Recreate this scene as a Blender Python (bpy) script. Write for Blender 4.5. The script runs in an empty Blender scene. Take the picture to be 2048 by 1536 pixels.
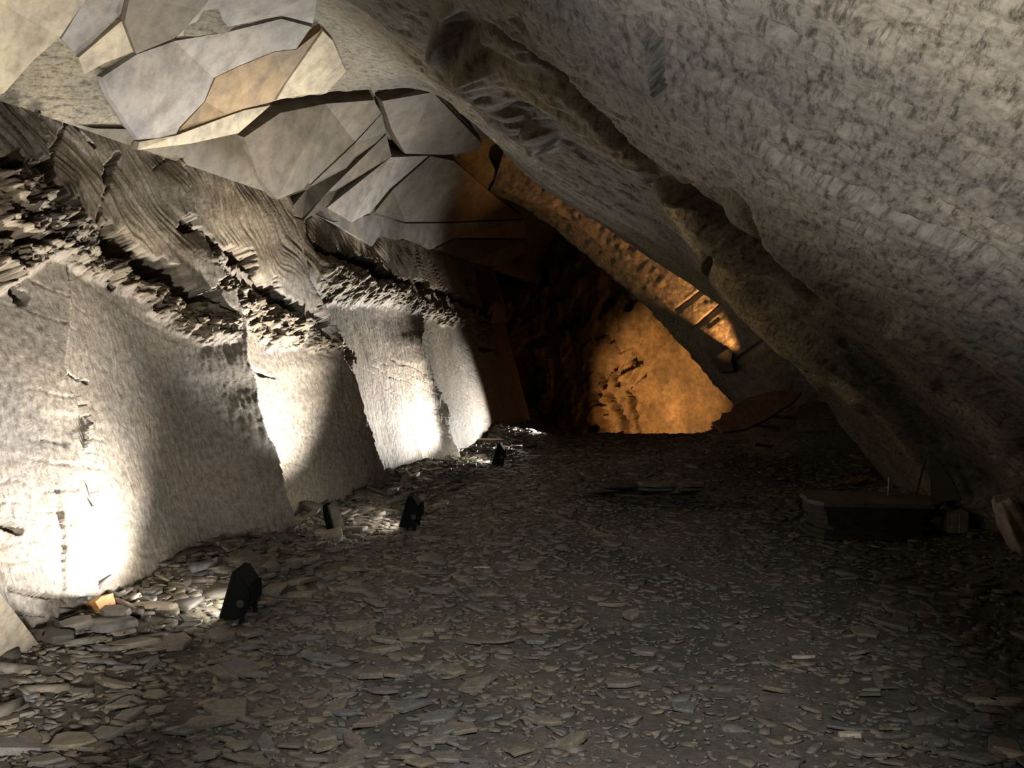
import bpy, bmesh, math, random
import numpy as np
from mathutils import Vector, Matrix

random.seed(7)
rng = np.random.default_rng(11)
scene = bpy.context.scene
COL = scene.collection

# ------------------------------------------------------------------ camera
W, H, F, HOR = 2048.0, 1536.0, 1740.0, 690.0
PITCH = math.atan((H / 2 - HOR) / F)
CAMZ = 1.8
cam_data = bpy.data.cameras.new('camera')
cam_data.sensor_width = 36.0
cam_data.lens = F / W * 36.0
cam_data.clip_end = 200
cam = bpy.data.objects.new('camera', cam_data)
cam.location = (0, 0, CAMZ)
cam.rotation_euler = (math.pi / 2 - PITCH, 0, 0)
COL.objects.link(cam)
scene.camera = cam

world = bpy.data.worlds.new('world')
scene.world = world
world.use_nodes = True
world.node_tree.nodes['Background'].inputs[0].default_value = (0.9, 0.85, 0.75, 1)
world.node_tree.nodes['Background'].inputs[1].default_value = 0.0

scene.view_settings.view_transform = 'Standard'
scene.view_settings.look = 'None'
scene.view_settings.gamma = 1.0
scene.view_settings.use_curve_mapping = False
scene.view_settings.exposure = 0.0


def spot(name, loc, target, energy, angle, blend=0.6, color=(1, 0.93, 0.82), radius=0.05):
    d = bpy.data.lights.new(name, 'SPOT')
    d.energy = energy
    d.spot_size = math.radians(angle)
    d.spot_blend = blend
    d.color = color
    d.shadow_soft_size = radius
    o = bpy.data.objects.new(name, d)
    o.location = loc
    v = Vector(target) - Vector(loc)
    o.rotation_euler = v.to_track_quat('-Z', 'Y').to_euler()
    COL.objects.link(o)
    return o


# floodlights of the chamber outside the picture, and an added foreground fill
WARM = (1.0, 0.94, 0.85)
ORG = (1.0, 0.46, 0.14)
spot('floodlight_beam_ceiling', (-1.35, 3.1, 0.35), (-3.0, 5.2, 4.3), 85, 56, 1.0, WARM, 0.08)
spot('floodlight_beam_corner', (-1.35, 2.55, 0.4), (-3.05, 4.7, 1.3), 480, 84, 1.0, WARM, 0.08)
spot('floodlight_beam_vault', (-1.2, 1.0, 0.5), (2.9, 3.5, 4.3), 540, 58, 1.0, (1, 0.97, 0.93), 0.1)
spot('foreground_fill_beam', (0.2, 0.2, 2.85), (0.25, 4.2, 0.0), 760, 52, 1.0, (1, 0.985, 0.97), 0.15)  # added fill above the camera, brightens the foreground floor

# ------------------------------------------------------------------ frame of the chamber
U = np.array([0.225, 0.9744])          # along the chamber
V = np.array([0.9744, -0.225])         # across it, from the left wall to the right
X0 = 3.66                              # left wall base: x' = X.V + X0 = 0
LEAN = 0.30


def to_world(s, x, z):
    q = x - X0
    return np.stack([s * U[0] + q * V[0], s * U[1] + q * V[1], z + 0 * s], -1)


def to_local(p):
    s = p[..., 0] * U[0] + p[..., 1] * U[1]
    x = p[..., 0] * V[0] + p[..., 1] * V[1] + X0
    return s, x, p[..., 2]


CP, SP = math.cos(PITCH), math.sin(PITCH)


def project(p):
    dx, dy, dz = p[..., 0], p[..., 1], p[..., 2] - CAMZ
    fwd = dy * CP - dz * SP
    up = dy * SP + dz * CP
    f2 = np.where(fwd > 0.15, fwd, np.nan)
    px = W / 2 + F * dx / f2
    py = H / 2 - F * up / f2
    return np.nan_to_num(px, nan=-9e4), np.nan_to_num(py, nan=-9e4), np.where(fwd > 0.15, fwd, 0.15)


def ray(px, py):
    a = (px - W / 2) / F
    b = (H / 2 - py) / F
    d = np.array([a, CP + b * SP, -SP + b * CP])
    return d


PROF = np.array([(-1.06, 3.45), (-0.78, 4.0), (-0.35, 4.5), (0.12, 4.82), (0.55, 4.66), (1.06, 4.14), (2.09, 3.44),
                 (3.76, 2.28), (5.07, 1.12), (5.8, 0.0), (6.3, -0.9)])


def smooth_curve(P, n):
    P = np.asarray(P, float)
    Q = np.vstack([2 * P[0] - P[1], P, 2 * P[-1] - P[-2]])
    out = []
    m = len(P) - 1
    for i in range(m):
        p0, p1, p2, p3 = Q[i], Q[i + 1], Q[i + 2], Q[i + 3]
        for t in np.linspace(0, 1, n, endpoint=False):
            out.append(0.5 * (2 * p1 + (p2 - p0) * t + (2 * p0 - 5 * p1 + 4 * p2 - p3) * t * t + (3 * p1 - p0 - 3 * p2 + p3) * t ** 3))
    out.append(P[-1])
    return np.array(out)


PC = smooth_curve(PROF, 24)
_seg = np.r_[0, np.cumsum(np.hypot(*np.diff(PC, axis=0).T))]
WLEN = _seg[-1]


def prof(w):
    return np.interp(w, _seg, PC[:, 0]), np.interp(w, _seg, PC[:, 1])


def prof_n(w):                          # normal, into the chamber
    e = 0.03
    x1, z1 = prof(np.clip(w - e, 0, WLEN))
    x2, z2 = prof(np.clip(w + e, 0, WLEN))
    dx, dz = x2 - x1, z2 - z1
    l = np.hypot(dx, dz) + 1e-9
    return dz / l, -dx / l


def widen(s):
    ss = np.maximum(s, 0.0)
    wd = 0.10 * np.maximum(12.4 - ss, 0) + 0.02 * np.maximum(8 - ss, 0) ** 2
    return 1 + wd / 6.86


def vault(s, w, off=0.0):
    x, z = prof(w)
    nx, nz = prof_n(w)
    x = x + nx * off
    z = z + nz * off
    x = -1.06 + (x + 1.06) * widen(s)
    return to_world(s, x, z)


# rim of the near vault: where along the chamber each line of the profile ends
EW = np.array([0.0, 0.16, 0.44, 0.82, 1.2, 1.58, 2.0, 2.4, 2.8, 3.2, 3.61, 4.31, 5.11, 6.32, 7.21, 7.78, 8.62, 9.3, 9.6, 10.5])
ES = np.array([6.4, 7.05, 7.7, 7.95, 8.66, 9.5, 10.3, 11.2, 12.1, 12.5, 12.65, 12.25, 12.65, 12.5, 12.2, 12.75, 13.3, 12.2, 11.6, 11.0])

DS = np.arange(0.4, 34, 0.02)


def hit_vault(px, py, up=0.0):
    d = ray(px, py)
    p = np.array([0, 0, CAMZ]) + DS[:, None] * d
    s, x, z = to_local(p)
    xu = -1.06 + (x + 1.06) / widen(s)
    zl = np.interp(xu, PC[:, 0], PC[:, 1]) + up
    out = (z > zl) | (xu < -1.06)
    i = int(np.argmax(out)) if out.any() else len(DS) - 1
    w = np.interp(xu[i], PC[:, 0], _seg)
    return s[i], w, p[i]


def hit_inner(px, py, up=0.26):
    """roof of the inner chamber, behind the rim of the near vault"""
    d = ray(px, py)
    p = np.array([0, 0, CAMZ]) + DS[:, None] * d
    s, x, z = to_local(p)
    xu = -1.06 + (x + 1.06) / widen(s)
    zl = np.interp(xu, PC[:, 0], PC[:, 1]) + up
    w = np.interp(xu, PC[:, 0], _seg)
    out = ((z > zl) | (xu < -1.06)) & (s > np.interp(w, EW, ES) - 0.3)
    i = int(np.argmax(out)) if out.any() else len(DS) - 1
    return s[i], w[i], p[i]


def hit_left(px, py):
    d = ray(px, py)
    p = np.array([0, 0, CAMZ]) + DS[:, None] * d
    s, x, z = to_local(p)
    out = x < -LEAN * z
    i = int(np.argmax(out)) if out.any() else len(DS) - 1
    return s[i], z[i], p[i]


def hit_floor(px, py, z=0.0):
    d = ray(px, py)
    t = (z - CAMZ) / d[2]
    return np.array([0, 0, CAMZ]) + t * d


def hit_s(px, py, s0):
    d = ray(px, py)
    t = s0 / (d[0] * U[0] + d[1] * U[1])
    return np.array([0, 0, CAMZ]) + t * d


def at_depth(px, py, depth):
    return np.array([0, 0, CAMZ]) + depth * ray(px, py)


# ------------------------------------------------------------------ noise
def _h(ix, iy, seed):
    n = (ix.astype(np.int64) * 374761393 + iy.astype(np.int64) * 668265263 + seed * 1442695041) & 0x7fffffff
    n = ((n ^ (n >> 13)) * 1274126177) & 0x7fffffff
    n = n ^ (n >> 16)
    return (n & 0xffffff) / float(0xffffff)


def vnoise(x, y, seed=0):
    ix, iy = np.floor(x), np.floor(y)
    fx, fy = x - ix, y - iy
    fx = fx * fx * fx * (fx * (fx * 6 - 15) + 10)
    fy = fy * fy * fy * (fy * (fy * 6 - 15) + 10)
    a, b = _h(ix, iy, seed), _h(ix + 1, iy, seed)
    c, d = _h(ix, iy + 1, seed), _h(ix + 1, iy + 1, seed)
    return (a + (b - a) * fx) * (1 - fy) + (c + (d - c) * fx) * fy - 0.5


def fbm(x, y, octv=4, seed=0, gain=0.5):
    r, a = 0, 1.0
    for i in range(octv):
        r = r + a * vnoise(x + 17.3 * i, y - 9.1 * i, seed + i)
        x, y = x * 2.03, y * 2.03
        a *= gain
    return r


def ridged(x, y, octv=4, seed=0):
    r, a = 0, 1.0
    for i in range(octv):
        r = r + a * (0.5 - 2 * np.abs(vnoise(x + 7.7 * i, y + 3.1 * i, seed + i)))
        x, y = x * 2.1, y * 2.1
        a *= 0.5
    return r


def cells(x, y, seed=0):
    ix, iy = np.floor(x), np.floor(y)
    f1 = np.full(x.shape, 9.0)
    f2 = np.full(x.shape, 9.0)
    idv = np.zeros(x.shape)
    gx = np.zeros(x.shape)
    gy = np.zeros(x.shape)
    for a in (-1, 0, 1):
        for b in (-1, 0, 1):
            cx, cy = ix + a, iy + b
            qx = cx + 0.1 + 0.8 * _h(cx, cy, seed)
            qy = cy + 0.1 + 0.8 * _h(cx, cy, seed + 5)
            d = np.hypot(x - qx, y - qy)
            c = d < f1
            f2 = np.where(c, f1, np.minimum(f2, d))
            f1 = np.where(c, d, f1)
            idv = np.where(c, _h(cx, cy, seed + 9), idv)
            gx = np.where(c, x - qx, gx)
            gy = np.where(c, y - qy, gy)
    return f1, f2, idv, gx, gy


def sstep(a, b, x):
    t = np.clip((x - a) / (b - a + 1e-12), 0, 1)
    return t * t * (3 - 2 * t)


def pl_dist(px, py, pts):
    """distance in pixels to a polyline and the signed side (positive = right of / above its run)"""
    best = np.full(np.shape(px), 1e9)
    side = np.zeros(np.shape(px))
    run = np.zeros(np.shape(px))
    acc = 0.0
    for (x1, y1), (x2, y2) in zip(pts[:-1], pts[1:]):
        dx, dy = x2 - x1, y2 - y1
        L = math.hypot(dx, dy) + 1e-9
        t = np.clip(((px - x1) * dx + (py - y1) * dy) / (L * L), 0, 1)
        d = np.hypot(px - x1 - t * dx, py - y1 - t * dy)
        c = d < best
        best = np.where(c, d, best)
        side = np.where(c, dx * (py - y1) - dy * (px - x1), side)
        run = np.where(c, acc + t * L, run)
        acc += L
    return best, np.sign(side), run


def in_poly(px, py, pts):
    r = np.zeros(np.shape(px), bool)
    n = len(pts)
    for i in range(n):
        x1, y1 = pts[i]
        x2, y2 = pts[(i + 1) % n]
        c = ((y1 > py) != (y2 > py)) & (px < (x2 - x1) * (py - y1) / (y2 - y1 + 1e-12) + x1)
        r ^= c
    return r


# ------------------------------------------------------------------ mesh helpers
def link(name, me, mat=None, parent=None, smooth=False):
    o = bpy.data.objects.new(name, me)
    COL.objects.link(o)
    if mat is not None and not me.materials:
        me.materials.append(mat)
    if parent is not None:
        o.parent = parent
    if smooth:
        me.polygons.foreach_set('use_smooth', np.ones(len(me.polygons), bool))
    return o


def grid_mesh(name, P, mat, uv=None, tint=None, flip=False, smooth=True, parent=None):
    n, m = P.shape[:2]
    me = bpy.data.meshes.new(name)
    idx = np.arange(n * m).reshape(n, m)
    q = np.stack([idx[:-1, :-1], idx[1:, :-1], idx[1:, 1:], idx[:-1, 1:]], -1).reshape(-1, 4)
    if flip:
        q = q[:, ::-1]
    nf = len(q)
    me.vertices.add(n * m)
    me.vertices.foreach_set('co', P.reshape(-1).astype(np.float32))
    me.loops.add(nf * 4)
    me.loops.foreach_set('vertex_index', q.reshape(-1).astype(np.int32))
    me.polygons.add(nf)
    me.polygons.foreach_set('loop_start', np.arange(0, nf * 4, 4, dtype=np.int32))
    if uv is not None:
        l = me.uv_layers.new(name='UVMap')
        l.data.foreach_set('uv', uv.reshape(-1, 2)[q.reshape(-1)].reshape(-1).astype(np.float32))
    if tint is not None:
        a = me.color_attributes.new('tint', 'FLOAT_COLOR', 'POINT')
        c = np.concatenate([tint.reshape(-1, 3), np.ones((n * m, 1))], 1)
        a.data.foreach_set('color', c.reshape(-1).astype(np.float32))
    me.update(calc_edges=True)
    me.validate()
    return link(name, me, mat, parent, smooth)


def py_mesh(name, verts, faces, mat, parent=None, smooth=False):
    me = bpy.data.meshes.new(name)
    me.from_pydata([tuple(map(float, v)) for v in verts], [], faces)
    me.update()
    return link(name, me, mat, parent, smooth)


def bm_obj(name, bm, mat, parent=None, smooth=False):
    me = bpy.data.meshes.new(name)
    bmesh.ops.recalc_face_normals(bm, faces=bm.faces)
    bm.to_mesh(me)
    bm.free()
    return link(name, me, mat, parent, smooth)


def empty(name, loc=(0, 0, 0), rz=0.0):
    o = bpy.data.objects.new(name, None)
    o.empty_display_size = 0.1
    o.location = loc
    o.rotation_euler = (0, 0, rz)
    COL.objects.link(o)
    return o


def tag(o, label=None, cat=None, group=None, kind=None):
    if label:
        o['label'] = label
    if cat:
        o['category'] = cat
        if not kind:
            o['kind'] = 'thing'
    if group:
        o['group'] = group
    if kind:
        o['kind'] = kind
    return o


# ------------------------------------------------------------------ materials
def rock(name, col, var=0.35, scale=3.0, bump=0.5, stretch=(1, 1), coords='UV', rough=0.62, spec=0.35, use_tint=False,
         fine=40.0, pits=0.0, warm=(1.1, 1.0, 0.86), streak=0.0, streak_rot=0.0, grain=0.0, grain_mix=0.8, grain_len=0.33):
    m = bpy.data.materials.new(name)
    m.use_nodes = True
    nt = m.node_tree
    N, L = nt.nodes, nt.links
    b = N['Principled BSDF']
    b.inputs['Roughness'].default_value = rough
    b.inputs['Specular IOR Level'].default_value = spec
    tc = N.new('ShaderNodeTexCoord')
    mp = N.new('ShaderNodeMapping')
    mp.inputs['Scale'].default_value = (stretch[0], stretch[1], 1)
    L.new(tc.outputs[coords], mp.inputs['Vector'])

    def noise(sc, det, rg=0.6, vec=None, dist=0.0):
        n = N.new('ShaderNodeTexNoise')
        n.inputs['Scale'].default_value = sc
        n.inputs['Detail'].default_value = det
        n.inputs['Roughness'].default_value = rg
        n.inputs['Distortion'].default_value = dist
        L.new((vec or mp).outputs[0], n.inputs['Vector'])
        return n
    n1 = noise(scale * 0.35, 5)
    n2 = noise(fine * 0.5, 6, 0.7)
    r1 = N.new('ShaderNodeValToRGB')
    r1.color_ramp.elements[0].position = 0.32
    r1.color_ramp.elements[1].position = 0.68
    c = np.array(col)
    r1.color_ramp.elements[0].color = (*(c * (1 - var)), 1)
    r1.color_ramp.elements[1].color = (*np.minimum(c * (1 + var) * np.array(warm), 0.95), 1)
    L.new(n1.outputs[0], r1.inputs[0])
    mix = N.new('ShaderNodeMixRGB')
    mix.blend_type = 'MULTIPLY'
    mix.inputs[0].default_value = 0.85
    r2 = N.new('ShaderNodeValToRGB')
    r2.color_ramp.elements[0].position = 0.34
    r2.color_ramp.elements[0].color = (0.5, 0.48, 0.46, 1)
    r2.color_ramp.elements[1].position = 0.6
    r2.color_ramp.elements[1].color = (1.08, 1.08, 1.08, 1)
    L.new(n2.outputs[0], r2.inputs[0])
    L.new(r1.outputs[0], mix.inputs[1])
    L.new(r2.outputs[0], mix.inputs[2])
    out = mix.outputs[0]
    if use_tint:
        at = N.new('ShaderNodeAttribute')
        at.attribute_name = 'tint'
        m2 = N.new('ShaderNodeMixRGB')
        m2.blend_type = 'MULTIPLY'
        m2.inputs[0].default_value = 1.0
        L.new(out, m2.inputs[1])
        L.new(at.outputs['Color'], m2.inputs[2])
        out = m2.outputs[0]
    L.new(out, b.inputs['Base Color'])
    if grain:
        mpg = N.new('ShaderNodeMapping')
        mpg.vector_type = 'TEXTURE'
        mpg.inputs['Scale'].default_value = (1 / grain, 1 / (grain * grain_len), 1)
        mpg.inputs['Rotation'].default_value = (0, 0, streak_rot)
        L.new(tc.outputs[coords], mpg.inputs['Vector'])
        ng = noise(1.0, 4, 0.75, mpg)
        rg = N.new('ShaderNodeValToRGB')
        rg.color_ramp.elements[0].position = 0.36
        rg.color_ramp.elements[0].color = (0.28, 0.27, 0.26, 1)
        rg.color_ramp.elements[1].position = 0.52
        rg.color_ramp.elements[1].color = (1.1, 1.1, 1.1, 1)
        L.new(ng.outputs[0], rg.inputs[0])
        mg = N.new('ShaderNodeMixRGB')
        mg.blend_type = 'MULTIPLY'
        mg.inputs[0].default_value = grain_mix
        L.new(out, mg.inputs[1])
        L.new(rg.outputs[0], mg.inputs[2])
        L.new(mg.outputs[0], b.inputs['Base Color'])
    n3 = noise(fine, 8, 0.72)
    hsum = n3.outputs[0]
    if streak:
        mp2 = N.new('ShaderNodeMapping')
        mp2.vector_type = 'TEXTURE'
        mp2.inputs['Scale'].default_value = (1 / streak, 1 / 1.2, 1)
        mp2.inputs['Rotation'].default_value = (0, 0, streak_rot)
        L.new(tc.outputs[coords], mp2.inputs['Vector'])
        n5 = noise(3.0, 5, 0.65, mp2)
        ad = N.new('ShaderNodeMath')
        ad.operation = 'ADD'
        L.new(hsum, ad.inputs[0])
        L.new(n5.outputs[0], ad.inputs[1])
        hsum = ad.outputs[0]
    if pits:
        vo = N.new('ShaderNodeTexVoronoi')
        vo.inputs['Scale'].default_value = pits
        L.new(mp.outputs[0], vo.inputs['Vector'])
        mm = N.new('ShaderNodeMath')
        mm.operation = 'MULTIPLY_ADD'
        mm.inputs[1].default_value = 0.7
        L.new(vo.outputs['Distance'], mm.inputs[0])
        L.new(hsum, mm.inputs[2])
        hsum = mm.outputs[0]
    bp = N.new('ShaderNodeBump')
    bp.inputs['Strength'].default_value = bump
    bp.inputs['Distance'].default_value = 0.03
    L.new(hsum, bp.inputs['Height'])
    L.new(bp.outputs[0], b.inputs['Normal'])
    return m


def plain(name, col, rough=0.5, metal=0.0, spec=0.5, emit=None, strength=0.0):
    m = bpy.data.materials.new(name)
    m.use_nodes = True
    nt = m.node_tree
    b = nt.nodes['Principled BSDF']
    b.inputs['Roughness'].default_value = rough
    b.inputs['Metallic'].default_value = metal
    b.inputs['Specular IOR Level'].default_value = spec
    n = nt.nodes.new('ShaderNodeTexNoise')
    n.inputs['Scale'].default_value = 25
    n.inputs['Detail'].default_value = 4
    r = nt.nodes.new('ShaderNodeValToRGB')
    c = np.array(col)
    r.color_ramp.elements[0].color = (*(c * 0.75), 1)
    r.color_ramp.elements[1].color = (*np.minimum(c * 1.2, 1), 1)
    nt.links.new(n.outputs[0], r.inputs[0])
    nt.links.new(r.outputs[0], b.inputs['Base Color'])
    if emit:
        b.inputs['Emission Color'].default_value = (*emit, 1)
        b.inputs['Emission Strength'].default_value = strength
    return m


_a, _b = hit_vault(1700, 180), hit_vault(1690, 300)
STREAK = math.atan2(-(_b[0] - _a[0]), _b[1] - _a[1])
M_LEFT = rock('left_wall_slate', (0.255, 0.24, 0.222), 0.22, 3, 0.4, use_tint=True, fine=40, pits=0, streak=14, grain=34, grain_mix=0.5)
M_VAULT = rock('vault_slate', (0.175, 0.169, 0.152), 0.3, 2.2, 0.3, use_tint=True, fine=55, pits=0, streak=6, streak_rot=STREAK, grain=34, grain_mix=0.95, grain_len=0.22)
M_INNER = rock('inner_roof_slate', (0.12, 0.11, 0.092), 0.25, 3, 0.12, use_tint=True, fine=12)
M_RECESS = rock('recess_slate', (0.26, 0.24, 0.2), 0.3, 2.2, 0.9, fine=14, pits=9, use_tint=True)
M_BACK = rock('back_slate', (0.32, 0.28, 0.22), 0.3, 2.2, 0.8, fine=10, pits=6, use_tint=True)
M_DIRT = rock('slate_dust', (0.125, 0.12, 0.11), 0.3, 3, 0.6, fine=40, rough=0.8, use_tint=False, spec=0.2)
SLATES = [rock('slate_%s' % n, c, 0.2, 4, 0.25, coords='Object', fine=30, rough=r, spec=0.4)
          for n, c, r in (('grey', (0.145, 0.14, 0.13), 0.55), ('olive', (0.165, 0.155, 0.125), 0.6), ('blue', (0.125, 0.13, 0.135), 0.5),
                          ('brown', (0.15, 0.132, 0.113), 0.6))]
M_PLATE_GREY = rock('plate_grey', (0.215, 0.21, 0.21), 0.2, 4, 0.12, coords='Object', fine=10)
M_PLATE_BEIGE = rock('plate_beige', (0.37, 0.335, 0.26), 0.2, 4, 0.12, coords='Object', fine=12)
M_PLATE_BROWN = rock('plate_brown', (0.22, 0.165, 0.095), 0.3, 5, 0.15, coords='Object', fine=10)
M_PLATE_DARK = rock('plate_dark', (0.115, 0.104, 0.086), 0.25, 3, 0.2, coords='Object', fine=10)
M_BLACK = plain('black_paint', (0.010, 0.011, 0.011), 0.9, spec=0.08)
M_STEEL = plain('grey_steel', (0.10, 0.10, 0.10), 0.4, 0.8)
M_LENS = plain('lamp_glass', (0.8, 0.8, 0.75), 0.2, emit=(1, 0.93, 0.8), strength=30)
M_LENS_ORANGE = plain('amber_glass', (0.8, 0.5, 0.2), 0.2, emit=(1, 0.45, 0.1), strength=12)
M_RUST = rock('reddish_slate', (0.20, 0.115, 0.075), 0.2, 4, 0.2, coords='Object', fine=20)
M_PALE = rock('pale_stone', (0.42, 0.39, 0.33), 0.2, 4, 0.2, coords='Object', fine=25)
M_OCHRE = rock('ochre_stone', (0.50, 0.27, 0.10), 0.35, 8, 0.5, coords='Object', fine=40)
M_DARKSLATE = rock('dark_slate', (0.05, 0.048, 0.045), 0.25, 4, 0.2, coords='Object', fine=25)

# ------------------------------------------------------------------ left wall
FISS = [
    ([(0, 292), (30, 330), (60, 322), (95, 338), (112, 372), (140, 398), (175, 420), (205, 440)], 15, 0.45),
    ([(205, 440), (250, 472), (300, 492), (350, 528), (400, 562), (432, 585)], 19, 0.55),
    ([(432, 585), (470, 625)], 6, 0.3),
    ([(394, 446), (430, 455), (470, 490), (520, 512), (560, 558), (610, 602), (660, 635), (700, 662), (742, 702)], 12, 0.5),
    ([(650, 490), (690, 503), (740, 522), (800, 560), (850, 566), (900, 586), (940, 602), (1000, 640)], 9, 0.5),
    ([(0, 532), (30, 548), (70, 578)], 16, 0.25),
    ([(0, 452), (40, 470), (75, 488)], 9, 0.2),
    ([(205, 470), (240, 510), (265, 560)], 9, 0.25),
    ([(158, 215), (140, 265), (100, 335)], 4, 0.15),
    ([(258, 298), (240, 345), (215, 440)], 5, 0.15),
    ([(405, 262), (340, 318), (330, 330)], 2, 0.06),
    ([(170, 240), (190, 262), (215, 280)], 3, 0.08),
    ([(640, 408), (632, 450), (648, 500)], 4, 0.2),
    ([(940, 560), (975, 590), (1005, 640), (1000, 690)], 7, 0.35),
    ([(965, 693), (985, 700), (1010, 705)], 4, 0.2),
    ([(0, 1000), (20, 1010), (45, 1035), (75, 1052)], 5, 0.08),
    ([(60, 1165), (110, 1180), (160, 1188), (178, 1215), (190, 1235)], 3, 0.06),
    ([(75, 1215), (130, 1222)], 3, 0.06),
    ([(165, 735), (185, 747), (208, 753)], 4, 0.06),
    ([(560, 712), (580, 728), (605, 738)], 3, 0.06),
    ([(128, 930), (140, 1000), (152, 1060), (160, 1170)], 4, 0.05),
]
RUB = [
    [(0, 340), (60, 340), (110, 400), (200, 450), (250, 490), (300, 520), (330, 560), (300, 575), (240, 560), (180, 540), (120, 520), (60, 560), (0, 600)],
    [(300, 515), (400, 580), (470, 640), (480, 690), (420, 665), (350, 610), (310, 570)],
    [(400, 470), (470, 505), (560, 575), (640, 640), (640, 690), (590, 680), (520, 620), (460, 570), (420, 520)],
    [(640, 650), (740, 715), (735, 735), (680, 700), (640, 690)],
    [(655, 515), (740, 540), (850, 585), (990, 650), (980, 700), (930, 650), (830, 620), (760, 600), (690, 590), (660, 560)],
]
BREAKS = [
    ([(120, 330), (155, 520), (160, 640), (155, 760), (190, 1000), (240, 1232)], 0.10),
    ([(420, 500), (462, 590), (484, 650), (505, 800), (548, 930), (602, 1088)], 0.34),
    ([(600, 480), (640, 600), (690, 690), (735, 850), (785, 955), (826, 990)], 0.34),
    ([(800, 540), (845, 630), (862, 720), (890, 800), (915, 880)], 0.14),
    ([(950, 560), (975, 640), (1000, 710), (1035, 800), (1062, 858)], 0.42),
]


def build_left():
    # sample positions along the chamber: dense where the picture looks, coarse elsewhere
    ss = np.r_[np.linspace(-4, 3.0, 40, endpoint=False), np.linspace(3.0, 8.5, 430, endpoint=False),
               np.linspace(8.5, 13, 270, endpoint=False), np.linspace(13, 19, 190, endpoint=False), np.linspace(19, 27, 50)]
    tt = np.linspace(-0.35, 4.1, 430)
    S, T = np.meshgrid(ss, tt, indexing='ij')
    base = to_world(S, -LEAN * T - 0.55 * np.maximum(S - 19.3, 0) ** 1.15, T)
    px, py, dep = project(base)
    m_px = dep / F                                # metres per pixel on the wall
    # broad panels stepping back along the wall
    d = np.zeros(S.shape)
    lines = []
    for pts, amp in BREAKS:
        st = np.array([hit_left(*p)[:2] for p in pts])
        o = np.argsort(st[:, 1])
        st = st[o]
        tq = tt
        sq = np.interp(tq, st[:, 1], st[:, 0])
        # carry the dip of the line on below and above the points
        lines.append((sq, amp))
    prev = np.full(tt.shape, 3.2)
    wob = 0.05 * fbm(T * 2.3, S * 0.2, 3, 40)
    ENDS = [(-0.16, -0.06, 0.04), (-0.12, 0.04, 0.2), (-0.38, 0.02, 0.06), (-0.34, -0.02, 0.05), (-0.18, 0.02, 0.05), (-0.40, 0.0, 0.05)]
    for (sq, amp), (d0, d1, bow) in zip(lines + [(np.full(tt.shape, 21.0), 0.2)], ENDS):
        fr = (S - prev[None, :]) / (sq - prev)[None, :] + wob
        inside = (fr > 0) & (fr <= 1)
        d = np.where(inside, d0 + (d1 - d0) * np.clip(fr, 0, 1) ** 1.6 - bow * np.sin(np.pi * np.clip(fr, 0, 1) ** 1.5), d)
        prev = sq
    upper = sstep(2.35, 2.75, T + 0.1 * fbm(S, T, 2, 3))
    d = d * (1 - 0.6 * upper)
    # fissures
    fis = np.zeros(S.shape)
    jag = fbm(S * 5, T * 5, 4, 70)
    jag2 = fbm(S * 14, T * 14, 3, 75)
    near_f = np.zeros(S.shape)
    for pts, wd, deep in FISS:
        q, side, run = pl_dist(px, py, pts)
        q = q + wd * (1.5 * jag + 0.8 * jag2)
        fis = np.maximum(fis, deep * sstep(wd * 0.9, wd * 0.45, q))
    # rubble shelves
    rub = np.zeros(S.shape)
    for pg in RUB:
        q, _, _ = pl_dist(px, py, pg + [pg[0]])
        ins = in_poly(px, py, pg)
        sd = np.where(ins, q, -q) + 14 * jag
        rub = np.maximum(rub, sstep(-4, 18, sd))
    f1, f2, idc, gx, gy = cells(S * 6 + 2.6 * jag, T * 12 - S * 1.5 + 3.0 * jag, 21)
    g1, g2, idd, hx, hy = cells(S * 15 + 2 * jag2, T * 30 - S * 5 + 3 * jag2, 22)
    shelf = 0.11 + 0.13 * (idc - 0.5) + 0.05 * gy * (idc > 0.4) + 0.05 * (idd - 0.5) - 0.10 * sstep(0.12, 0.0, f2 - f1) - 0.03 * sstep(0.15, 0, g2 - g1)
    d = d + rub * shelf
    # strata of the upper wall: fine laminae that run with the dip
    wx = S + 0.5 * fbm(S * 0.8, T * 0.8, 3, 5)
    lam = wx * 2.2 + (T - 2.6) * 1.7 + 0.45 * np.sin(S * 1.3)
    l2 = ridged(lam * 5.0, T * 0.7 - S * 0.3, 3, 31)
    l3 = vnoise(lam * 22, T * 2.2, 33)
    d = d + upper * (1 - rub) * (0.022 * l2 + 0.016 * l3 + 0.10 * fbm(S * 1.2, T * 1.2, 3, 34))
    # lower wall: pick marks, faint bedding cracks running down towards the right
    low = (1 - upper) * (1 - 0.7 * rub)
    bed = T + 0.32 * S + 0.06 * jag
    cr = np.abs(vnoise(bed * 9, S * 0.5, 51)) 
    msk = sstep(0.02, 0.22, vnoise(S * 1.2, T * 1.4 + 3, 52))
    d = d - low * 0.009 * msk * sstep(0.07, 0.0, cr)
    d = d + low * (0.05 * fbm(S * 1.1, T * 0.7, 3, 60) + 0.006 * fbm(S * 9, T * 4, 4, 61) + 0.005 * fbm(S * 40, T * 22, 2, 62))
    # coarser hammered strip just before each step
    for sq, amp in lines:
        e = (sq[None, :] - S)
        st_ = (sstep(0.9, 0.1, e) * (e > 0)) * low * (amp > 0.2)
        d = d + st_ * (0.006 * ridged(S * 9, T * 4, 3, 64) + 0.007 * fbm(S * 30, T * 14, 2, 65))
    d = d - fis
    n = np.array([V[0] * 0.958, V[1] * 0.958, 0.287])
    P = base + d[..., None] * n
    tint = np.ones(S.shape + (3,))
    up3 = upper[..., None]
    tint = tint * (1 - up3) + up3 * np.array([0.78, 0.73, 0.63])
    rb = rub[..., None]
    tint = tint * (1 - rb) + rb * np.array([0.8, 0.75, 0.65]) * (0.8 + 0.4 * idc[..., None])
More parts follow.
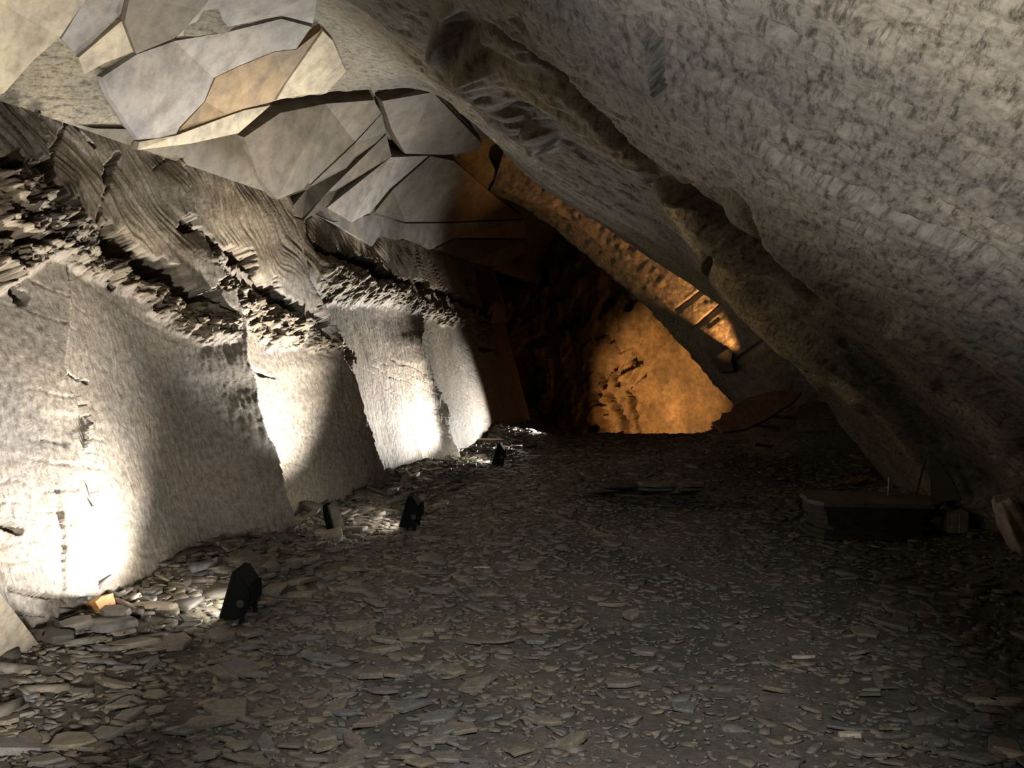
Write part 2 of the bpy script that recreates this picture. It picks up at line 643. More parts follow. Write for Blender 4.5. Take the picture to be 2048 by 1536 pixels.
    o = grid_mesh('wall_left', P, M_LEFT, np.stack([S, T], -1), tint, flip=False)
    tag(o, 'pale grey slate wall on the left with a black fissure', None, kind='structure')
    return o


wall_left = build_left()

# ------------------------------------------------------------------ vault: ceiling and overhanging right wall
RIDGES = [  # picture run, half width px, height m (inwards +)
    ([(975, 85), (1100, 180), (1230, 278), (1320, 352), (1430, 480), (1530, 600), (1620, 690), (1720, 790)], 26, 0.10),
    ([(1330, 400), (1400, 480), (1480, 575), (1560, 665), (1640, 760)], 26, 0.08),
    ([(905, 8), (1000, 72), (1130, 175), (1250, 270)], 8, 0.05),
    ([(900, 60), (960, 130), (1010, 190), (1070, 250), (1085, 275)], 26, 0.22),
    ([(1500, 400), (1600, 450), (1700, 540), (1800, 640), (1880, 740)], 34, 0.07),
    ([(1650, 640), (1750, 760), (1850, 890), (1940, 1010)], 30, 0.07),
    ([(1850, 620), (1950, 740), (2048, 850)], 34, 0.06),
]
VALLEYS = [
    ([(930, 35), (1100, 135), (1280, 272), (1420, 420), (1560, 552), (1700, 695), (1830, 840), (1950, 980)], 24, 0.10),
    ([(1560, 222), (1600, 250), (1640, 268), (1740, 312), (1850, 372), (2048, 452)], 10, 0.06),
    ([(1500, 345), (1560, 420)], 12, 0.06),
    ([(1335, 15), (1348, 60), (1358, 100), (1366, 142)], 9, 0.10),
    ([(1432, 500), (1422, 525), (1418, 555)], 9, 0.14),
    ([(1308, 362), (1314, 385), (1316, 412)], 5, 0.07),
    ([(1258, 330), (1268, 350)], 4, 0.05),
    ([(1655, 392), (1675, 430), (1685, 400)], 6, 0.05),
    ([(1100, 470), (1250, 560), (1400, 690)], 6, 0.03),
]
UPSLAB = [(1080, -5), (1180, 120), (1290, 252), (1400, 330), (1500, 345), (1560, 418), (1640, 500), (1750, 622), (1900, 790), (2060, 950), (2300, 950), (2300, -200), (1080, -200)]


def build_vault():
    ww = np.r_[np.linspace(0, 3.2, 200, endpoint=False), np.linspace(3.2, WLEN - 0.1, 430)]
    k = 480
    Es = np.interp(ww, EW, ES)
    Es = Es + 0.10 * fbm(ww * 2.5, ww * 0 + 3, 4, 80)
    a = np.linspace(0, 1, k)
    # density: more samples near the eye
    g = np.where(a < 0.08, -4 + a / 0.08 * 4.5, np.nan)
    S = np.zeros((k, len(ww)))
    for j in range(len(ww)):
        e = Es[j]
        t = (a - 0.08) / 0.92
        S[:, j] = np.where(a < 0.08, g, 0.5 + (e - 0.5) * (0.55 * t + 0.45 * t * t))
    Wg = np.broadcast_to(ww, S.shape)
    base = vault(S, Wg)
    px, py, dep = project(base)
    d = np.zeros(S.shape)
    wob = fbm(S * 1.7, Wg * 1.7, 3, 81)
    for pts, hw, h in RIDGES:
        q, _, run = pl_dist(px, py, pts)
        d += h * sstep(hw * 1.5, 0, q + 18 * wob)
    for pts, hw, h in VALLEYS:
        q, _, run = pl_dist(px, py, pts)
        d -= h * sstep(hw * 1.2, hw * 0.1, q + hw * 0.9 * wob)
    ins = in_poly(px, py, UPSLAB)
    q, _, _ = pl_dist(px, py, UPSLAB[:10])
    sd = np.where(ins, q, -q) + 10 * wob
    d += 0.09 * sstep(-7, 9, sd)
    wallm = sstep(1.9, 3.0, Wg)                  # 0 on the ceiling, 1 on the sloping wall
    d += wallm * (0.16 * fbm(S * 0.55, Wg * 0.25, 3, 82) + 0.016 * fbm(S * 2.4, Wg * 0.9, 3, 83) + 0.012 * fbm(S * 6, Wg * 6, 3, 84) + 0.010 * fbm(S * 30, Wg * 22, 2, 85))
    pit = sstep(0.12, 0.45, fbm(S * 12, Wg * 8, 3, 86))
    d -= wallm * 0.022 * pit
    d += (1 - wallm) * (0.06 * fbm(S * 0.9, Wg * 0.9, 3, 87) + 0.01 * fbm(S * 7, Wg * 7, 3, 88))
    rimf = sstep(0.0, 1.3, S[-1:] - S)
    d = d * rimf + (1 - rimf) * 0.02 * fbm(S * 6, Wg * 6, 3, 89) - 0.05 * (1 - rimf)
    P = vault(S, Wg, d)
    # return of the edge: the slab has thickness behind its rim
    col = []
    for i, (ds, dd) in enumerate([(0.03, -0.02), (0.05, -0.10), (0.04, -0.25), (0.0, -0.5), (-0.1, -0.9)]):
        col.append(vault(S[-1] + ds + 0.03 * vnoise(ww * 9, ww * 0 + i, 90), ww, d[-1] + dd * (0.25 + 0.75 * sstep(2.0, 3.2, ww))))
    P = np.concatenate([P, np.array(col)], 0)
    S2 = np.concatenate([S, np.repeat(S[-1:], len(col), 0) + np.arange(1, len(col) + 1)[:, None] * 0.1], 0)
    UV = np.stack([S2, np.broadcast_to(ww, S2.shape)], -1)
    n2 = fbm(S2 * 1.3, UV[..., 1] * 0.5, 4, 95)
    t = np.clip(1 + 0.6 * n2 + 0.35 * fbm(S2 * 2.2 - UV[..., 1] * 1.2, UV[..., 1] * 0.8 + S2 * 0.8, 3, 96), 0.35, 1.7)
    tint = np.stack([t * 1.0, t * 0.99, t * (0.96 - 0.12 * n2)], -1)
    pxa, pya = np.concatenate([px, np.repeat(px[-1:], len(col), 0)]), np.concatenate([py, np.repeat(py[-1:], len(col), 0)])
    # upper slab lighter and cooler; ridge light and valley shade painted into tint
    ins2 = in_poly(pxa, pya, UPSLAB)
    tint *= np.where(ins2, 1.12, 1.0)[..., None] * np.where(ins2[..., None], np.array([1.0, 1.0, 1.05]), np.array([1.0, 0.98, 0.88]))
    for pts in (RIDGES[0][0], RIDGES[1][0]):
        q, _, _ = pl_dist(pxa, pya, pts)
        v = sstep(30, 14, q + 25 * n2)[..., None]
        tint *= 1 + v * np.array([0.7, 0.6, 0.4])  # light grazing the ridges, put into the colour
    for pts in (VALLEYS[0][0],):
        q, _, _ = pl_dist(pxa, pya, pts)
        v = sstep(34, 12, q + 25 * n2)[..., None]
        tint *= 1 - v * 0.35  # shade of the valley, put into the colour
    js = int(np.argmin(np.abs(ww - 2.35)))
    c = grid_mesh('ceiling', P[:, :js + 1], M_VAULT, UV[:, :js + 1], tint[:, :js + 1], flip=True)
    tag(c, 'smooth slate roof of the near chamber over the left wall', kind='structure')
    r = grid_mesh('wall_right', P[:, js:], M_VAULT, UV[:, js:], tint[:, js:], flip=True)
    tag(r, 'overhanging grey slate wall sloping down on the right', kind='structure')
    return c, r


ceiling, wall_right = build_vault()

# roof of the inner chamber behind the rim
def build_inner_roof():
    ww = np.linspace(0, 3.6, 150)
    k = 220
    Es = np.interp(ww, EW, ES)
    a = np.linspace(0, 1, k)[:, None]
    S = (Es[None, :] - 0.6) * (1 - a) + 27.0 * a ** 1.0
    S = (Es[None, :] - 0.6) + (27.0 - Es[None, :] + 0.6) * a ** 1.6
    Wg = np.broadcast_to(ww, S.shape)
    rise = 0.26
    d = -rise + 0.14 * fbm(S * 0.7, Wg * 0.9, 3, 101) + 0.05 * ridged(S * 1.1 + Wg, Wg * 1.4 - S * 0.6, 3, 102) + 0.012 * fbm(S * 8, Wg * 8, 3, 103)
    fb, f2, idc, gx, gy = cells(S * 0.55 + 0.3 * Wg, Wg * 1.1 - S * 0.2, 104)
    d = (d + 0.20 * (idc - 0.5) + 0.12 * gx) * sstep(0.15, 0.9, Wg)
    P = vault(S, Wg, d)
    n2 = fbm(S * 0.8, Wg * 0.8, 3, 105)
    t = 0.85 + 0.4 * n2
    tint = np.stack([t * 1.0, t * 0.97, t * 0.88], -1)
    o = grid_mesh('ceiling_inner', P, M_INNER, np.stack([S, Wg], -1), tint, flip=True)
    return tag(o, 'darker stepped slate roof of the inner chamber behind the rim', kind='structure')


ceiling_inner = build_inner_roof()

# recess behind the right wall's rim and the grey rib that closes it
CUP = [(985, 372), (1045, 398), (1085, 410), (1140, 440), (1180, 470), (1250, 535), (1320, 598), (1365, 640), (1400, 690), (1440, 745), (1475, 800), (1500, 850), (1520, 900), (1560, 990), (1610, 1090)]
CLOW = [(975, 385), (1030, 405), (1072, 430), (1120, 465), (1165, 505), (1225, 555), (1290, 610), (1335, 660), (1380, 712), (1425, 765), (1464, 805), (1490, 850), (1512, 900), (1552, 990), (1600, 1090)]
SC = 15.4


def resample(pts3, n):
    p = np.asarray(pts3, float)
    l = np.r_[0, np.cumsum(np.linalg.norm(np.diff(p, axis=0), axis=1))]
    q = np.linspace(0, l[-1], n)
    return np.stack([np.interp(q, l, p[:, i]) for i in range(3)], -1)


def build_recess():
    up = resample([hit_s(x, y, SC) for x, y in CUP], 320)
    lo = resample([hit_s(x, y, SC + 0.25) for x, y in CLOW], 320)
    ws = np.interp(np.linspace(0, 1, 320), [0, 1], [2.2, WLEN - 0.2])
    # rim curve carried outwards behind the near slab
    wk = np.linspace(2.3, WLEN - 0.05, 320)
    rim = vault(np.interp(wk, EW, ES) - 0.25, wk, -0.75)
    n = 130
    a = np.linspace(0, 1, n)[:, None, None]
    P = rim[None] * (1 - a) + up[None] * a
    aa = np.linspace(0, 1, n)[:, None] * np.ones((1, 320))
    kk = np.ones((n, 1)) * np.linspace(0, 8.5, 320)[None]
    out = np.array([0.62 * V[0], 0.62 * V[1], 0.78])
    bow = 0.35 * np.sin(np.pi * aa)
    rough = 0.02 * ridged(kk * 5 + aa * 3, aa * 4 - kk * 0.8, 3, 110) + 0.035 * fbm(kk * 11, aa * 16, 3, 111) + 0.12 * fbm(kk * 0.8, aa * 1.5, 2, 112)
    px, py, dep = project(P)
    for pts, hw, h in [([(1345, 627), (1402, 597)], 5, 0.10), ([(1380, 665), (1442, 624)], 5, 0.10), ([(1330, 612), (1345, 627)], 9, 0.1),
                       ([(1465, 735), (1530, 700)], 6, 0.1), ([(1110, 425), (1135, 445)], 12, 0.12)]:
        q, _, _ = pl_dist(px, py, pts)
        rough = rough - h * sstep(hw * 1.3, hw * 0.3, q)
    fade = np.sin(np.pi * np.clip(aa, 0, 1)) ** 0.35
    P = P + (bow - rough * fade)[..., None] * out
    g = 0.85 + 0.5 * fbm(kk, aa * 3, 3, 113)
    o = grid_mesh('wall_recess', P, M_RECESS, np.stack([kk, aa * 3], -1), np.stack([g, g, g], -1), flip=True)
    tag(o, 'rough slate recess glowing orange behind the right wall', kind='structure')
    # amber floodlight down in the recess, hidden by the rim
    la = P[94, 212] - out * 0.42
    ta = P[104, 128] - out * 0.05
    spot('amber_beam', la, ta, 600, 48, 1.0, ORG, 0.04)
    # rib
    rows = [up + 0.15 * out, up]
    m = 8
    for i in range(1, m + 1):
        rows.append(up * (1 - i / m) + lo * (i / m))
    b = np.array([U[0], U[1], 0])
    for ds, dd in ((0.08, 0.02), (0.3, 0.05), (0.8, 0.3), (1.2, 0.9)):
        rows.append(lo + b * ds + out * dd)
    P = np.array(rows)
    nn = fbm(np.arange(P.shape[0])[:, None] * 0.5 + np.zeros((1, 320)), np.zeros((P.shape[0], 1)) + np.linspace(0, 60, 320)[None], 3, 115)
    P = P + nn[..., None] * 0.05 * np.array([V[0], V[1], 0.3])
    kk = np.zeros((P.shape[0], 1)) + np.linspace(0, 9, 320)[None]
    aa = np.arange(P.shape[0])[:, None] * 0.06 + np.zeros((1, 320))
    t = np.ones(P.shape + ()) * np.array([0.95, 0.95, 0.82])
    r = grid_mesh('wall_rib', P, M_VAULT, np.stack([kk, aa], -1), t, flip=True)
    tag(r, 'thin grey stone rib arching down beside the orange recess', kind='structure')


build_recess()

# far wall of the inner chamber
def build_back():
    n, m = 260, 200
    a = np.linspace(0, 1, n)[:, None] * np.ones((1, m))
    b = np.linspace(0, 1, m)[None] * np.ones((n, 1))
    px0 = 1020 + 560 * a
    depth = 26.5 - 3.5 * a ** 1.2 - 4.5 * sstep(0.45, 1.0, a) * 0.6
    z = -2.2 + 8.0 * b
    X = (px0 - W / 2) / F * depth
    Y = depth - 1.6 * sstep(0.25, 1.0, b) * 1.5
    X = X - 1.6 * b ** 1.4 * sstep(0.4, 1, a)
    P = np.stack([X, Y, z], -1)
    px, py, dep = project(P)
    d = 0.25 * fbm(a * 5, b * 4, 3, 120) + 0.06 * fbm(a * 30, b * 26, 4, 121)
    rg = sstep(1275, 1255, px + 0.06 * (py - 860)) 
    f1, f2, idc, gx, gy = cells(a * 30 + 2 * b, b * 16 - a * 14, 122)
    d = d + rg * (0.45 * (idc - 0.5) + 0.4 * sstep(1275, 1180, px))
    for pts, hw in [([(1196, 790), (1205, 815), (1212, 850), (1220, 870)], 7), ([(1225, 795), (1236, 815), (1248, 845), (1260, 870)], 7),
                    ([(1258, 785), (1266, 810), (1276, 870)], 4), ([(1205, 750), (1215, 775)], 4), ([(1232, 735), (1236, 770)], 3)]:
        q, _, _ = pl_dist(px, py, pts)
        d = d - 0.6 * sstep(hw * 1.3, hw * 0.4, q + hw * 2 * fbm(a * 60, b * 60, 2, 123))
    for pg, h in [([(1240, 762), (1285, 730), (1266, 768)], 0.3), ([(1262, 785), (1297, 752), (1290, 765), (1268, 785)], 0.3)]:
        q, _, _ = pl_dist(px, py, pg + [pg[0]])
        d = d + h * in_poly(px, py, pg)
    P = P + d[..., None] * np.array([-0.45, -0.87, 0.1])
    t = 0.9 + 0.5 * fbm(a * 12, b * 9, 4, 124)
    o = grid_mesh('wall_back', P, M_BACK, np.stack([a * 9, b * 8], -1), np.stack([t, t, t], -1), flip=False)
    tag(o, 'far slate wall glowing orange at the end of the cavern', kind='structure')


build_back()

# ------------------------------------------------------------------ floor
def floor_z(x, y):
    p = np.stack([np.asarray(x, float), np.asarray(y, float), 0 * np.asarray(x, float)], -1)
    s, xp, _ = to_local(p)
    z = 0.05 * fbm(x * 0.6, y * 0.6, 3, 130) + 0.03 * fbm(x * 2, y * 2, 3, 131)
    # drop behind the crest
    z = z - 1.1 * sstep(17.8, 20.5, s + 0.35 * fbm(x * 0.5, x * 0 + 2, 2, 137)) - 0.5 * sstep(20, 24, s)
    # rubble lying against the left wall
    z = z + 0.16 * sstep(0.75, 0.0, xp) * (0.6 + 0.8 * np.clip(vnoise(s * 0.8, s * 0, 133) + 0.3, 0, 1))
    # rim of waste below the fourth lamp
    rm = np.exp(-((s - 15.3) / 0.45) ** 2) * sstep(1.5, 0.7, xp)
    z = z + 0.20 * rm
    # waste heaps on the right
    z = z + 0.75 * np.exp(-((s - 16.0) / 1.5) ** 2) * sstep(2.8, 5.0, xp)
    z = z + 0.7 * np.exp(-((s - 14.3) / 1.0) ** 2) * sstep(4.0, 5.4, xp)
    z = z + 0.30 * np.exp(-((s - 12.6) / 0.7) ** 2 - ((xp - 3.6) / 1.0) ** 2)
    z = z + 0.25 * sstep(5.2, 6.8, xp) * sstep(14, 9, s)
    return z


def build_floor():
    ss = np.r_[np.linspace(-4, 2.5, 40, endpoint=False), np.linspace(2.5, 9, 200, endpoint=False), np.linspace(9, 27, 200)]
    xx = np.linspace(-1.2, 9.5, 230)
    S, Xp = np.meshgrid(ss, xx, indexing='ij')
    P = to_world(S, Xp, 0 * S)
    P[..., 2] = floor_z(P[..., 0], P[..., 1]) + 0.004 + 0.012 * fbm(P[..., 0] * 14, P[..., 1] * 14, 2, 135)
    o = grid_mesh('floor', P, M_DIRT, np.stack([S, Xp], -1), None, flip=True)
    tag(o, 'cavern floor of dark slate dust and chips', kind='structure')
    return o


floor = build_floor()


def fz(x, y):
    return float(floor_z(np.array([x]), np.array([y]))[0])


def hit_ground(px, py):
    d = ray(px, py)
    t = np.arange(2.5, 30, 0.01)
    p = np.array([0, 0, CAMZ]) + t[:, None] * d
    below = p[:, 2] < floor_z(p[:, 0], p[:, 1])
    i = int(np.argmax(below)) if below.any() else len(t) - 1
    return p[i]


def slate_geo(n, seed, aspect, th, jag=0.25):
    """outline of one flat broken slate, unit length, as verts and faces"""
    r = random.Random(seed)
    ang = sorted((i + r.uniform(-0.3, 0.3)) / n * 2 * math.pi for i in range(n))
    pts = []
    for a in ang:
        k = 0.5 * (1 - r.uniform(0, jag))
        pts.append((k * math.cos(a), k * math.sin(a) / aspect))
    ins = [(x * 0.93 + r.uniform(-.01, .01), y * 0.9) for x, y in pts]
    v = [(x, y, -th) for x, y in pts] + [(x, y, th * 0.25) for x, y in pts] + [(x, y, th) for x, y in ins]
    f = [tuple(range(2 * n, 3 * n))]
    for i in range(n):
        j = (i + 1) % n
        f.append((i, j, n + j, n + i))
        f.append((n + i, n + j, 2 * n + j, 2 * n + i))
    return np.array(v), f


GEOS = [slate_geo(random.choice([4, 5, 5, 6]), 100 + i, random.uniform(1.3, 3.2), 0.035 + 0.03 * random.random(), 0.4) for i in range(28)]
GEOS += [slate_geo(6, 300 + i, random.uniform(4, 8), 0.03) for i in range(4)]
SMESH = []
for gi, (v, f) in enumerate(GEOS):
    for mi in range(4):
        me = bpy.data.meshes.new('slate_fragment')
        me.from_pydata([tuple(q) for q in v], [], f)
        me.update()
        me.materials.append(SLATES[mi])
        SMESH.append(me)


def build_slates():
    items = []
    # position: denser near the eye
    N = 36000
    s = 2.6 + 16.2 * rng.random(N) ** 1.5
    xp = -0.4 + 9.2 * rng.random(N) ** 1.08
    P = to_world(s, xp, 0 * s)
    px, py, dep = project(P)
    ok = (px > -120) & (px < 2170) & (py < 1640)
    ok &= xp < 6.6 * widen(s) * 0.98
    ok &= xp > -0.38
    s, xp, P, dep = s[ok], xp[ok], P[ok], dep[ok]
    n = len(s)
    size = np.clip(rng.lognormal(math.log(0.068), 0.6, n), 0.03, 0.34)
    size *= 1 + 0.5 * sstep(0.9, 0.1, xp) 
    # a trodden, dusty strip in the middle has smaller chips
    size *= 1 - 0.35 * np.exp(-((xp - 3.6) / 0.9) ** 2) * (s < 8)
    rot = rng.normal(0.0, 0.55, n) + np.where(rng.random(n) < 0.2, rng.random(n) * 3.1, 0)
    tx, ty = rng.normal(0, 0.13, n), rng.normal(0, 0.13, n)
    edge = sstep(0.5, 0.0, xp)
    tx += edge * rng.normal(0, 0.25, n)
    ty += edge * rng.normal(0, 0.25, n)
    z = floor_z(P[:, 0], P[:, 1]) + 0.004 + 0.012 * rng.random(n)
    gi = rng.integers(0, len(GEOS), n)
    mi = rng.choice(4, n, p=[0.42, 0.28, 0.15, 0.15])
    app = size / dep * (xp > 0.42)
    order = np.argsort(-app)
    big = set(order[:300].tolist())
    for i in order[:300]:
        o = bpy.data.objects.new('slate_fragment', SMESH[gi[i] * 4 + mi[i]])
        COL.objects.link(o)
        sz = size[i]
        o.location = (P[i, 0], P[i, 1], z[i] + 0.012)
        o.rotation_euler = (tx[i] * 0.7, ty[i] * 0.7, rot[i])
        o.scale = (sz, sz, max(sz * 0.8, 0.1))
        tag(o, 'loose flat grey slate fragment lying on the cavern floor', 'slate', 'loose slate fragments strewn over the floor')
    # the countless rest
    VS, FL, FS, FM = [], [], [], []
    vo = 0
    for i in order[300:]:
        v, f = GEOS[gi[i]]
        ca, sa = math.cos(rot[i]), math.sin(rot[i])
        q = v * np.array([size[i], size[i], max(size[i], 0.08)])
        q = q + np.array([0, 0, 1]) * (q[:, :1] * ty[i] + q[:, 1:2] * tx[i])
        R = np.array([[ca, sa, 0], [-sa, ca, 0], [0, 0, 1]])
        q = q @ R + np.array([P[i, 0], P[i, 1], z[i]])
        VS.append(q)
        for ff in f:
            FL.extend(k + vo for k in ff)
            FS.append(len(ff))
            FM.append(mi[i])
        vo += len(v)
    VV = np.concatenate(VS)
    me = bpy.data.meshes.new('slate_chips')
    me.vertices.add(len(VV))
    me.vertices.foreach_set('co', VV.reshape(-1).astype(np.float32))
    me.loops.add(len(FL))
    me.loops.foreach_set('vertex_index', np.array(FL, np.int32))
    me.polygons.add(len(FS))
    FS = np.array(FS)
    me.polygons.foreach_set('loop_start', np.r_[0, np.cumsum(FS)[:-1]].astype(np.int32))
    for mt in SLATES:
        me.materials.append(mt)
    me.polygons.foreach_set('material_index', np.array(FM, np.int32))
    me.update(calc_edges=True)
    o = link('slate_chips', me)
    tag(o, 'countless small slate chips littering the cavern floor', 'slate chips', kind='stuff')


build_slates()

# ------------------------------------------------------------------ ceiling plates
def plate(name, pts, mat, off, th, parent, inner=False, up=0.0):
    P3, NN = [], []
    for x, y in pts:
        s, w, p = hit_inner(x, y, up) if inner else hit_vault(x, y)
        nx, nz = prof_n(np.array(w))
        nrm = np.array([nx * V[0], nx * V[1], nz])
        P3.append(p)
        NN.append(nrm)
    P3, NN = np.array(P3), np.array(NN)
    n = len(pts)
    offs = off if hasattr(off, '__len__') else [off] * n
    lo = np.array([P3[i] + NN[i] * offs[i] for i in range(n)])
    c = lo.mean(0)
    bev = lo + (c - lo) * 0.02 - NN * 0.0
    mid = lo - NN * th * 0.3
    hi = P3 - NN * th
    v = np.concatenate([bev, mid, hi])
    f = [tuple(range(n))]
    for k in range(2):
        for i in range(n):
            j = (i + 1) % n
            f.append((k * n + i, k * n + n + i, k * n + n + j, k * n + j))
    f.append(tuple(range(3 * n - 1, 2 * n - 1, -1)))
    bm = bmesh.new()
    vv = [bm.verts.new(q) for q in v]
    for q in f:
        try:
            bm.faces.new([vv[k] for k in q])
        except ValueError:
            pass
    bmesh.ops.recalc_face_normals(bm, faces=bm.faces)
    big = [ff for ff in bm.faces if len(ff.verts) > 4]
    bmesh.ops.triangulate(bm, faces=big)
    return bm_obj(name, bm, mat, parent)


def plates():
    c = ceiling
    plate('roof_plate', [(-40, -20), (178, -20), (116, 70), (60, 120), (2, 185), (-60, 210)], M_PLATE_BEIGE, 0.025, 0.08, c)
    plate('roof_plate', [(176, -20), (250, -20), (240, 24), (152, 112), (118, 76)], M_PLATE_GREY, 0.018, 0.08, c)
    plate('roof_plate', [(238, 36), (262, 100), (205, 122), (162, 146), (150, 112)], M_PLATE_BEIGE, 0.030, 0.08, c)
    plate('roof_plate', [(250, -20), (420, -20), (395, 12), (340, 70), (262, 102), (238, 36)], M_PLATE_DARK, 0.050, 0.1, c)
    plate('roof_plate', [(190, 150), (262, 102), (340, 74), (450, 55), (560, 28), (622, 44), (590, 90), (545, 95), (470, 126), (420, 150), (400, 200), (350, 252), (340, 272), (265, 278), (205, 190)],
          M_PLATE_GREY, 0.045, 0.1, c)
    plate('roof_plate', [(640, 52), (590, 92), (545, 97), (470, 128), (424, 150), (402, 200), (352, 254), (345, 268), (450, 226), (484, 214), (540, 200), (566, 160)],
          M_PLATE_BROWN, 0.037, 0.1, c)
    plate('roof_plate', [(266, 280), (345, 266), (450, 226), (484, 214), (536, 204), (470, 262), (370, 284), (262, 296)], M_PLATE_BEIGE, 0.050, 0.1, c)
    plate('roof_plate', [(644, 56), (568, 164), (548, 198), (600, 188), (650, 184), (690, 140), (664, 76)], M_PLATE_BEIGE, 0.025, 0.08, c)  # patch lit by a beam, its light put into the beige colour
    plate('roof_plate', [(420, -20), (640, -20), (625, 42), (560, 26), (440, 52), (345, 70), (398, 12)], M_PLATE_GREY, 0.030, 0.08, c)
    d = ceiling_inner
    up = 0.22
    plate('roof_plate', [(470, 268), (545, 216), (640, 196), (740, 188), (756, 215), (700, 275), (600, 370), (540, 395), (500, 350)], M_PLATE_DARK, 0.09, 0.25, d, True, up)
    plate('roof_plate', [(756, 215), (764, 255), (700, 320), (590, 432), (560, 420), (600, 372), (700, 277)], M_PLATE_DARK, 0.09, 0.25, d, True, up)
    plate('roof_plate', [(764, 258), (775, 303), (700, 365), (640, 408), (592, 436), (640, 380)], M_PLATE_DARK, 0.09, 0.25, d, True, up)
    plate('roof_plate', [(752, 190), (865, 168), (962, 276), (960, 292), (885, 302), (800, 300), (772, 250)], M_PLATE_DARK, 0.09, 0.25, d, True, up)
    plate('roof_plate', [(640, 410), (772, 305), (850, 302), (770, 372), (730, 420), (690, 440), (650, 436)], M_PLATE_GREY, 0.09, 0.25, d, True, up)
    plate('roof_plate', [(852, 302), (900, 312), (980, 382), (1045, 432), (900, 440), (800, 440), (735, 420), (772, 374)], M_PLATE_DARK, 0.09, 0.25, d, True, up)
    plate('roof_plate', [(650, 438), (735, 422), (800, 442), (900, 442), (1045, 434), (1052, 472), (900, 472), (850, 496), (814, 466), (782, 476), (746, 466), (730, 488)],
          M_PLATE_GREY, 0.09, 0.25, d, True, up)
    plate('roof_plate', [(860, 492), (902, 474), (1050, 474), (1040, 505), (985, 530), (958, 548), (930, 520)], M_PLATE_DARK, 0.09, 0.25, d, True, up)


plates()

# ------------------------------------------------------------------ floodlights
def tube(bm, a, b, r, n=8):
    a, b = Vector(a), Vector(b)
    m = (b - a).to_track_quat('Z', 'Y').to_matrix().to_4x4()
    m.translation = (a + b) / 2
    bmesh.ops.create_cone(bm, cap_ends=True, segments=n, radius1=r, radius2=r, depth=(b - a).length, matrix=m)


def box(bm, c, sz, rot=None):
    m = Matrix.Translation(Vector(c)) @ (rot.to_4x4() if rot else Matrix()) @ Matrix.Diagonal((*sz, 1))
    bmesh.ops.create_cube(bm, size=1, matrix=m)


def prism(bm, prof2, y0, y1):
    n = len(prof2)
    a = [bm.verts.new((x, y0, z)) for x, z in prof2]
    b = [bm.verts.new((x, y1, z)) for x, z in prof2]
    bm.faces.new(a)
    bm.faces.new(b[::-1])
    for i in range(n):
        j = (i + 1) % n
        bm.faces.new((a[i], b[i], b[j], a[j]))


def floodlight(px, py, heading, label, energy, angle, aim, scale=1.0, blend=0.5):
    p = hit_floor(px, py)
    z = fz(p[0], p[1])
    p = hit_floor(px, py, z)
    z = fz(p[0], p[1])
    rt = empty('floodlight', (p[0], p[1], z), heading)
    rt.scale = (scale,) * 3
    tag(rt, label, 'floodlight', 'black floodlights along the left wall')
    bm = bmesh.new()
    prism(bm, [(0.085, 0.035), (0.10, 0.05), (0.015, 0.335), (-0.01, 0.345), (-0.075, 0.24), (-0.085, 0.19), (-0.06, 0.10), (-0.01, 0.05)], -0.13, 0.13)
    bmesh.ops.bevel(bm, geom=bm.edges[:], offset=0.006, segments=1, affect='EDGES')
    hs = bm_obj('housing', bm, M_BLACK, rt)
    bm = bmesh.new()
    for i in range(5):
        box(bm, (-0.083, -0.10 + 0.05 * i, 0.19), (0.022, 0.006, 0.12))
    bm_obj('cooling_fin', bm, M_BLACK, hs)
    fr = Matrix.Rotation(math.atan2(0.085, 0.285) * -1, 3, 'Y')
    cx, cz = 0.062, 0.195
    bm = bmesh.new()
    for sy in (-1, 1):
        box(bm, (cx, sy * 0.128, cz), (0.022, 0.018, 0.30), fr)
    for tz in (-1, 1):
        o_ = fr @ Vector((0, 0, tz * 0.145))
        box(bm, (cx + o_.x, 0, cz + o_.z), (0.022, 0.27, 0.018), fr)
    bm_obj('front_frame', bm, M_BLACK, rt)
    bm = bmesh.new()
    box(bm, (cx + 0.003, 0, cz), (0.006, 0.24, 0.27), fr)
    bm_obj('lens', bm, M_LENS, rt)
    for sy in (-1, 1):
        bm = bmesh.new()
        box(bm, (-0.035, sy * 0.142, 0.085), (0.032, 0.006, 0.19))
        box(bm, (-0.035, sy * 0.142, -0.005), (0.05, 0.02, 0.012))
        bm_obj('leg', bm, M_BLACK, rt)
        bm = bmesh.new()
        tube(bm, (-0.03, sy * 0.13, 0.15), (-0.03, sy * 0.16, 0.15), 0.026, 14)
        bm_obj('knob', bm, M_STEEL, rt)
    pts = smooth_curve([(-0.02, 0.02, 0.07), (0.05, 0.08, 0.012), (0.0, 0.2, 0.004), (-0.12, 0.26, 0.004), (-0.3, 0.2, 0.004)], 5)
    bm = bmesh.new()
    for q0, q1 in zip(pts[:-1], pts[1:]):
        tube(bm, q0, q1, 0.005, 6)
    bm_obj('cable', bm, M_BLACK, rt)
    h = Vector((math.cos(heading), math.sin(heading), 0))
    lp = Vector(rt.location) + h * 0.125 * scale + Vector((0, 0, 0.2 * scale))
    sp_ = spot('floodlight_beam', lp, aim, energy, angle, blend, WARM, 0.06)
    return rt


def wpt(px, py):
    return hit_left(px, py)[2]


floodlight(487, 1238, math.radians(180), 'black floodlight nearest the camera beside the pale left wall', 720, 116, wpt(40, 760), blend=1.0)
floodlight(826, 1058, math.radians(178), 'black floodlight second from the camera, between two bright patches of wall', 1500, 80, wpt(565, 730), blend=1.0)
floodlight(1000, 932, math.radians(178), 'farthest black floodlight of the three standing by the left wall', 1250, 86, wpt(770, 690), blend=1.0)

